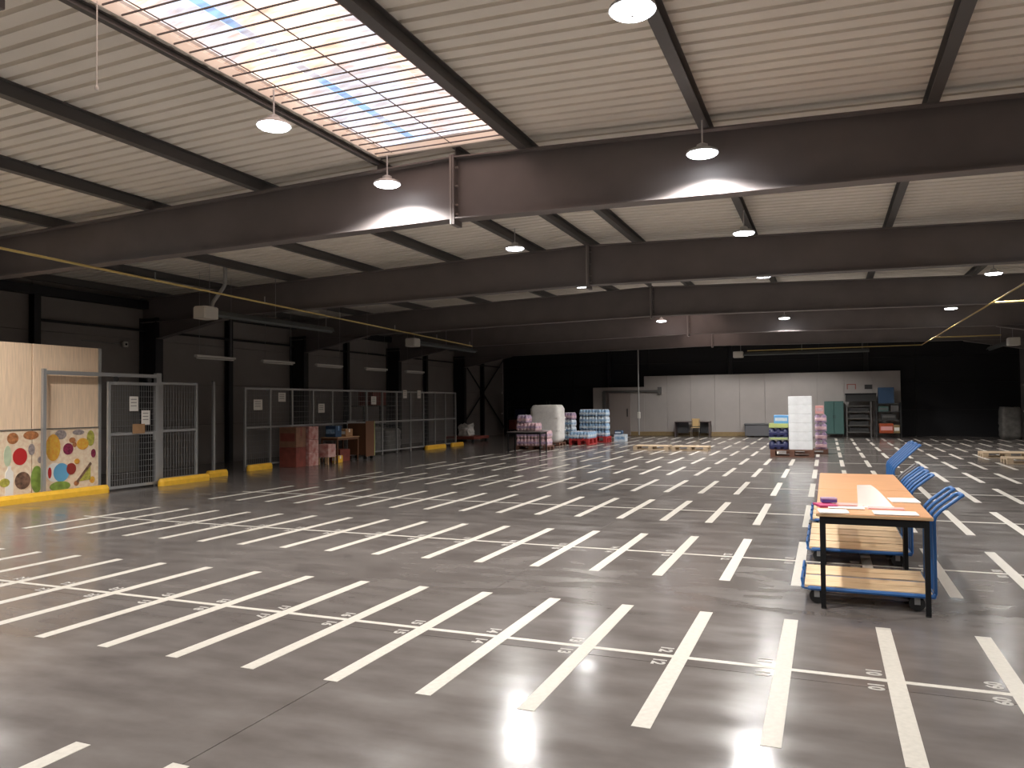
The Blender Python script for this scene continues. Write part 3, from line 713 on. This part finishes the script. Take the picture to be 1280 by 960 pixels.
stack(p_mauve, -9.72, 30.2, TOP+3*.283, 1, 2, 1, .4, .29, .273, 'mauve pack on top of the pale water packs', 'mauve packs on pale water')
stack(p_blue, -9.05, 31.45, TOPR, 3, 2, 2, .4, .29, .283, 'blue water pack of the tall red-palleted stack', 'blue water packs, tall stack')
stack(p_pale, -9.05, 31.45, TOPR+2*.283, 3, 2, 1, .4, .29, .283, 'pale water pack in the third tier of the tall stack', 'pale water packs, tall stack')
stack(p_blue, -9.05, 31.45, TOPR+3*.283, 3, 2, 1, .4, .29, .283, 'blue water pack in the top tier of the tall stack', 'blue water packs, top tier')
def carton(label, x, y, z, w, d, h, m, tape='paper', group=None, cat='box', name='carton'):
    t = thing(name, label, cat, (x, y, z), 0, group)
    MB().bev(-w/2, w/2, -d/2, d/2, 0, h, 0.012).build('box_body', m, t)
    MB().box(-w/2-0.002, w/2+0.002, -0.03, 0.03, h*0.55, h+0.001).build('tape', tape, t)
    for s in (-1, 1): MB().box(-w*0.42, w*0.42, s*0.002-0.001+(d/2 if s > 0 else -d/2), s*0.003+(d/2 if s > 0 else -d/2)+0.001, h*0.3, h*0.7).build('print_panel', tape, t)
    return t
carton('white and blue carton beside the tall blue water stack', -8.12, 32.2, 0, 0.5, 0.4, 0.3, 'pack_pale', 'pack_blue')
carton('small slate carton stacked upon the white and blue carton', -8.2, 32.2, 0.302, 0.3, 0.35, 0.16, 'bin_blue', 'pack_pale')
# big wrapped block
def wrapped(label, x, y, z, w, d, h, m, lay, bulge=0.05):
    t = thing('wrapped_goods', label, 'goods', (x, y, z))
    mb = MB(); N = 28; prof = []
    rng = random.Random(int(abs(x*100)))
    rows = 10
    v = []; f = []
    for k in range(rows+1):
        zz = h*k/rows; s = 1-(0.12 if k in (0, rows) else 0.0)+rng.uniform(-0.02, 0.02)
        for i in range(N):
            a = 2*math.pi*i/N; ca, sa = math.cos(a), math.sin(a); e = 0.32
            px = math.copysign(abs(ca)**e, ca)*w/2*s+rng.uniform(-1, 1)*bulge*0.3; py = math.copysign(abs(sa)**e, sa)*d/2*s+rng.uniform(-1, 1)*bulge*0.3
            v.append((px, py, zz+(rng.uniform(-1, 1)*bulge*0.5 if k == rows else 0)))
    for k in range(rows):
        for i in range(N): j = (i+1) % N; f.append((k*N+i, k*N+j, (k+1)*N+j, (k+1)*N+i))
    f.append(tuple(range(N-1, -1, -1))); f.append(tuple(range(rows*N, rows*N+N)))
    mb.add(v, f).build('film_wrap', m, t, True)
    for k in range(lay):
        zz = h*(k+1)/(lay+1)
        MB().bev(-w/2*1.012, w/2*1.012, -d/2*1.012, d/2*1.012, zz-0.02, zz+0.02, 0.06).build('film_band', m, t)
    return t
wrapped('big white film-wrapped block of goods on a dark pallet', -10.02, 28.3, TOP, 1.2, 0.85, 1.42, 'wrap_white', 2)
# right pallet goods
for k in range(6):
    carton(('lowest', 'second', 'third', 'fourth', 'fifth', 'topmost')[k]+' white carton of the tall tower on the dark reddish pallet', -0.72, 24.22, TOPT+k*0.259, 0.64, 0.62, 0.255, 'carton_white', 'carton_white', 'white carton tower')
NAVY = make_pack('pack_navy', 0.55, 0.55, 0.27, 'pack_sage', 'pack_navy', 3, 3)
place(NAVY, False, (-1.325, 24.22, TOPT), 0, 'navy pack lowest beside the white tower', 'navy packs')['category'] = 'pack'
place(NAVY, True, (-1.325, 24.22, TOPT+0.36), 0, 'navy pack above the sage tray beside the white tower', 'navy packs')['category'] = 'pack'
carton('sage green tray between the two navy packs', -1.325, 24.22, TOPT+0.275, 0.54, 0.55, 0.083, 'pack_sage', 'pack_lime', cat='tray', name='tray')
carton('lime green tray on the upper navy pack', -1.32, 24.22, TOPT+0.635, 0.54, 0.55, 0.12, 'pack_lime', 'pack_lime', cat='tray', name='tray')
carton('sky blue pack on the lime green tray', -1.25, 24.25, TOPT+0.757, 0.40, 0.45, 0.24, 'pack_sky', 'pack_pale', cat='pack', name='paper_pack')
tow = make_pack('pack_mauve', 0.34, 0.4, 0.27, 'pack_pink', 'pack_pink', 2, 2)
for k in range(4): place(tow, k > 0, (-0.18, 25.7, TOP+k*0.272), 0, ('lowest', 'second', 'third', 'upper')[k]+' mauve pack in the narrow column behind the white tower', 'mauve column')['category'] = 'pack'
carton('pink pack crowning the mauve column', -0.21, 25.7, TOP+4*0.272, 0.24, 0.4, 0.25, 'paper_pink', 'pack_pink', cat='pack', name='paper_pack')

# ------------------------------------------------------------------ tables
def table(label, loc, L, W, H, top, edge, legm, rz=0.0, apron=True):
    t = thing('folding_table', label, 'table', loc, rz)
    tp = MB().bev(-W/2, W/2, -L/2, L/2, H-0.028, H, 0.006).build('tabletop', top, t)
    MB().box(-W/2-0.003, W/2+0.003, -L/2-0.003, L/2+0.003, H-0.024, H-0.006).build('edge_band', edge, tp)
    if apron:
        mb = MB()
        for s in (-1, 1): mb.box(s*(W/2-0.04)-0.012, s*(W/2-0.04)+0.012, -L/2+0.03, L/2-0.03, H-0.085, H-0.03).box(-W/2+0.04, W/2-0.04, s*(L/2-0.035)-0.012, s*(L/2-0.035)+0.012, H-0.085, H-0.03)
        mb.build('apron', legm, t)
    lg = MB().box(-0.018, 0.018, -0.018, 0.018, 0.012, H-0.03).mesh('leg', legm); ft = MB().lathe([(0.02, 0), (0.02, 0.012), (0.015, 0.014)], n=8).mesh('foot_cap', 'rubber')
    for sx in (-1, 1):
        for sy in (-1, 1):
            q = link('leg', lg, t, (sx*(W/2-0.04), sy*(L/2-0.035), 0)); link('foot_cap', ft, q)
    return t
table('orange wood table with black legs, the one strewn with papers', (0.31, 7.36, 0), 1.8, 0.80, 0.74, 'table_top', 'table_edge', 'black_steel')
table('bare orange wood table placed end to end beyond the paper-strewn one', (0.31, 9.18, 0), 1.8, 0.80, 0.74, 'table_top', 'table_edge', 'black_steel')
table('dark table before the pink drink packs', (-9.3, 24.2, 0), 1.2, 0.7, 0.70, 'desk_brown', 'rack_grey', 'black_steel', math.pi/2)
TT = 0.741
def sheet(name, label, cat, x, y, w, d, rz, m, z=TT, h=0.003, pages=3):
    t = thing(name, label, cat, (x, y, z), rz)
    for k in range(pages): MB().box(-w/2+R.uniform(-.006, .006), w/2+R.uniform(-.006, .006), -d/2+R.uniform(-.006, .006), d/2, k*h, k*h+h*0.8).build('sheet', m, t)
    return t
sheet('paper_sheet', 'blank white paper sheet at the table corner next to the trolley handles', 'paper', 0.47, 6.58, 0.30, 0.21, 0.03, 'paper')
sheet('paper_sheet', 'white paper sheet at the table corner away from the handles', 'paper', 0.03, 6.56, 0.21, 0.20, 0.1, 'paper')
sheet('paper_sheet', 'white paper slipped beside the pink leaflets', 'paper', 0.13, 6.80, 0.26, 0.12, 0.0, 'paper')
sheet('leaflet', 'pink printed leaflets fanned on the table', 'leaflet', 0.12, 7.02, 0.30, 0.16, 0.05, 'paper_pink')
sheet('leaflet', 'magenta leaflet pile at the table edge', 'leaflet', -0.03, 6.9, 0.14, 0.2, 0.3, 'magenta', h=0.006)
sheet('paper_sheet', 'white paper sheet behind the curled paper', 'paper', 0.60, 7.45, 0.22, 0.3, 0.05, 'paper')
sheet('leaflet', 'peach leaflet lying under the curled paper', 'leaflet', 0.42, 6.86, 0.26, 0.12, 0.0, 'paper_pink')
vb = thing('card_box', 'small violet card box on the magenta leaflets', 'box', (0.0, 7.0, TT+0.02), 0.2)
MB().bev(-0.06, 0.06, -0.04, 0.04, 0, 0.035, 0.006).build('box_body', 'violet', vb); MB().bev(-0.062, 0.062, -0.042, 0.042, 0.026, 0.04, 0.006).build('lid', 'pack_mauve', vb)
# curled standing paper roll
cp_ = thing('paper_roll', 'curled white paper flap standing up on the table', 'paper', (0.33, 6.93, TT))
v = []; f = []; N = 10
for i in range(N+1):
    u = i/N; x = -0.11+0.26*u; hz = 0.165 if u < 0.42 else 0.165*(1-((u-0.42)/0.58)**1.3)*0.92+0.008
    bend = 0.05*math.sin(u*math.pi*1.1)
    v += [(x, bend*0.6, 0.0), (x, bend*0.6+0.62*hz, hz)]
for i in range(N): f.append((2*i, 2*i+1, 2*i+3, 2*i+2))
me = bpy.data.meshes.new('curled_sheet'); me.from_pydata(v, [], f); me.materials.append(M['paper'])
o = link('curled_sheet', me, cp_); sm = o.modifiers.new('thick', 'SOLIDIFY'); sm.thickness = 0.004
MB().box(-0.115, 0.16, -0.03, 0.09, 0, 0.003).build('flat_sheet', 'paper', cp_)

# ------------------------------------------------------------------ platform trolleys
def make_trolley(m, bend=0.74, tipz=0.88, tipx=0.20):
    t = thing('platform_trolley', 't', 'trolley')
    W, D, PZ = 0.96, 0.42, 0.15
    for k in range(2):
        MB().box(-W+0.03, -0.03, -D/2+0.02+k*(D/2-0.015), -D/2+0.02+(k+1)*(D/2-0.015)-0.008, PZ-0.02, PZ).build('deck_board', 'cart_ply', t)
    r = 0.014; a = W-0.02
    pts = [(-0.02, -D/2+0.022, PZ-0.025), (-a+0.05, -D/2+0.022, PZ-0.025), (-a, -D/2+0.06, PZ-0.025), (-a, D/2-0.06, PZ-0.025), (-a+0.05, D/2-0.022, PZ-0.025), (-0.02, D/2-0.022, PZ-0.025), (-0.02, -D/2+0.022, PZ-0.025)]
    MB().tube(pts, 0.018).build('frame', m, t)
    MB().tube([(-a, -D/2+0.06, PZ-0.02), (-a-0.01, -D/2+0.06, PZ+0.035), (-a-0.01, D/2-0.06, PZ+0.035), (-a, D/2-0.06, PZ-0.02)], 0.011).build('toe_guard', m, t)
    hp = []
    yv = D/2-0.10
    for s in (-1, 1):
        q = [(0, s*yv, PZ-0.03), (0, s*yv, bend-0.06), (0.012, s*yv, bend-0.02), (0.05, s*yv, bend+0.025), (tipx-0.03, s*yv, tipz-0.015), (tipx, s*(yv-0.03), tipz)]
        hp += q if s < 0 else q[::-1]
    MB().tube(hp, r).build('handle', m, t)
    wh = MB().lathe([(0.03, -0.016), (0.055, -0.016), (0.058, 0), (0.055, 0.016), (0.03, 0.016)], n=16, axis='y').mesh('wheel', 'rubber')
    fk = MB().box(-0.02, 0.02, -0.024, -0.019, -0.005, 0.05).box(-0.02, 0.02, 0.019, 0.024, -0.005, 0.05).box(-0.03, 0.03, -0.03, 0.03, 0.05, 0.058).mesh('caster_fork', 'galvanised')
    for x in (-W+0.12, -0.13):
        for s in (-1, 1):
            w_ = link('wheel', wh, t, (x, s*(D/2-0.06), 0.058)); link('caster_fork', fk, w_)
    return t
TX = 0.74
pa = make_trolley('cart_blue'); pc = make_trolley('cart_blue', 0.80, 1.06, 0.30); pg_ = make_trolley('cart_grey')
GA = 'blue trolleys pushed under the tables'
for i, (y, lb) in enumerate(((6.80, 'blue platform trolley under the paper-strewn table end, first of the row'), (7.24, 'blue platform trolley under the paper-strewn table, second of the row'),
        (8.545, 'blue platform trolley under the joint of the two tables'), (8.97, 'blue platform trolley under the bare table, next to the joint'), (9.395, 'blue platform trolley under the bare table, beside the black-handled one'))):
    place(pa, i > 0, (TX, y, 0), 0, lb, GA)
place(pg_, False, (TX, 9.815, 0), 0, 'black-handled platform trolley among the blue ones', GA)
for i, (y, lb) in enumerate(((10.62, 'tall-handled blue trolley just past the end of the bare table'), (11.06, 'tall-handled blue trolley second past the table end'), (11.5, 'tall-handled blue trolley at the far end of the row'))):
    place(pc, i > 0, (TX, y, 0), 0, lb, 'tall-handled blue trolleys')

# ------------------------------------------------------------------ furniture along the white partition
dk = thing('office_desk', 'dark desk with panel sides against the white partition', 'desk', (-5.97, 37.7, 0))
MB().bev(-0.82, 0.82, -0.35, 0.35, 0.68, 0.72, 0.01).build('desktop', 'desk_brown', dk)
for x in (-0.8, 0.8): MB().box(x-0.02, x+0.02, -0.33, 0.33, 0, 0.68).build('side_panel', 'desk_brown', dk)
for x in (-0.5, 0.5): MB().box(x-0.27, x+0.27, 0.2, 0.22, 0.15, 0.68).build('modesty_panel', 'grey_box', dk)
ch = thing('school_chair', 'pale wooden chair with chrome legs before the dark desk', 'chair', (-5.75, 37.0, 0), math.pi)
MB().bev(-0.19, 0.19, -0.19, 0.19, 0.43, 0.45, 0.01).build('seat', 'chair_wood', ch)
MB().bev(-0.19, 0.19, -0.20, -0.18, 0.50, 0.86, 0.01).build('backrest', 'chair_wood', ch)
for sx in (-1, 1):
    MB().tube([(sx*0.18, 0.17, 0), (sx*0.16, 0.16, 0.43)], 0.013).build('leg', 'chrome', ch)
    MB().tube([(sx*0.18, -0.20, 0), (sx*0.16, -0.165, 0.45), (sx*0.16, -0.17, 0.80)], 0.013).build('leg', 'chrome', ch)
gb = thing('storage_bench', 'low grey storage box against the white partition', 'box', (-2.6, 37.75, 0))
MB().bev(-0.95, 0.95, -0.3, 0.3, 0.04, 0.56, 0.02).build('box_body', 'grey_box', gb); MB().bev(-0.98, 0.98, -0.33, 0.33, 0.56, 0.62, 0.02).build('lid', 'grey_box', gb)
for x in (-0.8, 0.8): MB().box(x-0.06, x+0.06, -0.25, 0.25, 0, 0.04).build('foot', 'rack_dark', gb)
cb = thing('steel_cabinet', 'teal steel cabinet beside the grey shelving', 'cabinet', (0.30, 37.75, 0))
MB().bev(-0.4, 0.4, -0.24, 0.3, 0.14, 1.62, 0.015).build('body', 'teal', cb)
for s in (-1, 1):
    d_ = MB().bev(s*0.2-0.19, s*0.2+0.19, -0.262, -0.24, 0.17, 1.59, 0.008).build('door', 'teal', cb); MB().tube([(s*0.04, -0.28, 0.85), (s*0.04, -0.28, 1.0)], 0.01, 6).build('handle', 'rack_dark', d_)
    for y in (-0.18, 0.24): MB().box(s*0.36-0.02, s*0.36+0.02, y-0.02, y+0.02, 0, 0.14).build('leg', 'rack_dark', cb)
def rack(label, x0, x1, y, zs, top, m):
    t = thing('shelf_rack', label, 'shelf', ((x0+x1)/2, y, 0)); w = (x1-x0)/2
    for sx in (-1, 1):
        for sy in (-1, 1): MB().box(sx*w-0.025, sx*w+0.025, sy*0.22-0.02, sy*0.22+0.02, 0, top).build('upright', m, t)
    for z in zs: MB().box(-w, w, -0.24, 0.24, z-0.035, z).build('shelf', m, t)
    return t
rack('grey steel shelving beside the teal cabinet', 0.82, 1.80, 37.75, (0.25, 0.55, 0.85, 1.15, 1.42), 1.60, 'rack_grey')
for k, (z, m) in enumerate(((0.25, 'rack_dark'), (0.55, 'rack_dark'), (0.85, 'rack_dark'), (1.15, 'rack_dark'))):
    carton('dark bin on %s shelf of the grey shelving' % ('the lowest', 'the second', 'the third', 'the fourth')[k], 1.31, 37.78, z+0.001, 0.8, 0.36, 0.17, m, 'rack_dark', cat='bin', name='storage_bin')
bk = thing('black_panel', 'long black box on top of the grey shelving', 'box', (1.40, 37.75, 1.60)); MB().bev(-0.62, 0.62, -0.2, 0.2, 0, 0.34, 0.015).build('box_body', 'rack_dark', bk); MB().bev(-0.64, 0.64, -0.22, 0.22, 0.30, 0.36, 0.015).build('lid', 'black_steel', bk)
rack('dark shelving at the end of the white partition', 2.02, 2.98, 37.75, (0.2, 0.8, 1.15, 1.5), 1.54, 'rack_dark')
carton('dark blue bin on top of the end shelving', 2.42, 37.75, 1.502, 0.62, 0.4, 0.70, 'bin_blue', 'bin_blue', cat='bin', name='storage_bin')
carton('orange-red crate on the lowest shelf of the end shelving', 2.4, 37.62, 0.201, 0.55, 0.4, 0.42, 'crate_orange', 'paper_pink', cat='crate', name='crate')
carton('yellowish carton next to the orange-red crate', 2.8, 37.62, 0.201, 0.24, 0.4, 0.36, 'skirting_wood', 'paper', cat='box')
carton('teal carton on the upper shelf of the end shelving', 2.3, 37.7, 1.151, 0.4, 0.4, 0.22, 'teal', 'rack_grey', cat='box')
carton('grey carton on the upper shelf of the end shelving', 2.75, 37.7, 1.151, 0.3, 0.4, 0.26, 'rack_grey', 'rack_grey', cat='box')
carton('black carton on the second shelf of the end shelving', 2.5, 37.7, 0.801, 0.6, 0.4, 0.24, 'rack_dark', 'rack_grey', cat='box')
wrapped('dim grey wrapped pallet load in the dark far corner opposite the cages', 7.0, 37.4, 0, 0.7, 0.8, 1.3, 'film_grey', 1)

# ------------------------------------------------------------------ goods around the cages
for k in range(2):
    carton(('lower brown carton of the stack by the mesh fence', 'upper brown carton of the stack by the mesh fence')[k], -13.22, 16.95, k*0.53, 0.55, 0.42, 0.525, 'carton_brown' if k else 'carton_red', 'carton_red')
for k in range(3):
    carton(('lowest', 'middle', 'topmost')[k]+' pink-printed carton of the column against the brown cartons', -13.12, 17.40, k*0.355, 0.5, 0.42, 0.352, 'carton_print', 'carton_print')
st_ = thing('small_stand', 'small pale crate on short legs beside the carton stack', 'stand', (-12.85, 17.95, 0))
MB().bev(-0.18, 0.18, -0.18, 0.18, 0.2, 0.56, 0.015).build('crate', 'carton_print', st_)
for sx in (-1, 1):
    for sy in (-1, 1): MB().box(sx*0.15-0.02, sx*0.15+0.02, sy*0.15-0.02, sy*0.15+0.02, 0, 0.2).build('leg', 'table_edge', st_)
table('low wooden desk standing by the mesh fence', (-13.1, 18.95, 0), 1.1, 0.6, 0.72, 'table_top', 'table_edge', 'board_brown')
carton('brown carton lying on the low wooden desk', -13.1, 19.2, 0.721, 0.3, 0.35, 0.22, 'cardboard', 'paper')
carton('dark carton lying on the low wooden desk', -13.15, 18.7, 0.721, 0.35, 0.3, 0.32, 'bin_blue', 'pack_blue')
carton('dark red carton under the low wooden desk', -13.2, 19.1, 0.0, 0.35, 0.5, 0.35, 'carton_red', 'carton_red')
carton('yellow carton under the low wooden desk', -12.95, 18.6, 0.0, 0.2, 0.25, 0.2, 'kerb_yellow', 'paper')
rb = thing('roll_container', 'brown-panelled roll container beside the low wooden desk', 'trolley', (-13.05, 19.95, 0))
MB().bev(-0.32, 0.32, -0.22, 0.22, 0.14, 1.08, 0.01).build('panel_body', 'board_brown', rb); MB().box(-0.335, -0.32, -0.24, 0.24, 0.1, 1.15).build('side_frame', 'galvanised', rb); MB().box(0.32, 0.335, -0.24, 0.22, 0.1, 1.15).build('side_frame', 'board_brown', rb); MB().box(0.318, 0.338, 0.22, 0.245, 0.1, 1.15).build('edge_strip', 'pack_lime', rb)
for sx in (-1, 1):
    for sy in (-1, 1): MB().lathe([(0.055, -0.015), (0.055, 0.015)], (sx*0.26, sy*0.17, 0.056), 12, 'y').build('wheel', 'rubber', rb)
wrapped('grey film-wrapped load behind the long fence, next to the roll container', -14.3, 20.9, 0.0, 0.9, 1.0, 0.85, 'film_grey', 1)
wrapped('grey film-wrapped load behind the long fence, in the middle', -14.3, 22.1, 0.0, 0.9, 1.0, 0.9, 'film_grey', 1)
wrapped('grey film-wrapped load behind the long fence, near the yellow kerb', -14.3, 23.3, 0.0, 0.9, 1.0, 0.8, 'film_grey', 1)
carton('dark red crate high on the stack behind the long fence', -15.2, 24.0, 1.621, 0.6, 0.9, 0.5, 'carton_red', 'carton_red', cat='crate', name='crate')
rk = thing('shelf_rack', 'dark shelving behind the long fence', 'shelf', (-15.2, 24.0, 0))
for sx in (-1, 1):
    for sy in (-1, 1): MB().box(sx*0.35-0.025, sx*0.35+0.025, sy*1.1-0.025, sy*1.1+0.025, 0, 1.62).build('upright', 'rack_dark', rk)
for z in (0.3, 0.95, 1.62): MB().box(-0.35, 0.35, -1.1, 1.1, z-0.04, z).build('shelf', 'rack_dark', rk)
lp = thing('low_platform', 'low dark red platform past the end of the cages', 'platform', (-14.75, 31.0, 0))
MB().bev(-0.7, 0.7, -0.8, 0.8, 0.12, 0.24, 0.02).build('deck', 'carton_red', lp)
for sx in (-1, 1):
    for sy in (-1, 1): MB().box(sx*0.6-0.05, sx*0.6+0.05, sy*0.7-0.05, sy*0.7+0.05, 0, 0.12).build('foot', 'rack_dark', lp)
wrapped('pale crumpled bundle on the low dark red platform', -14.8, 31.0, 0.24, 0.5, 0.6, 0.5, 'wrap_white', 1, 0.2)
rack('dark shelving at the far end of the cage-side wall', -15.6, -13.4, 37.9, (0.3, 0.9, 1.5), 1.8, 'rack_dark')
carton('dark blue carton on the shelving past the cages', -14.9, 37.85, 0.901, 0.5, 0.4, 0.45, 'pack_navy', 'pack_navy')
carton('dark red carton on the shelving past the cages', -15.3, 37.85, 0.301, 0.4, 0.4, 0.5, 'carton_red', 'carton_red')
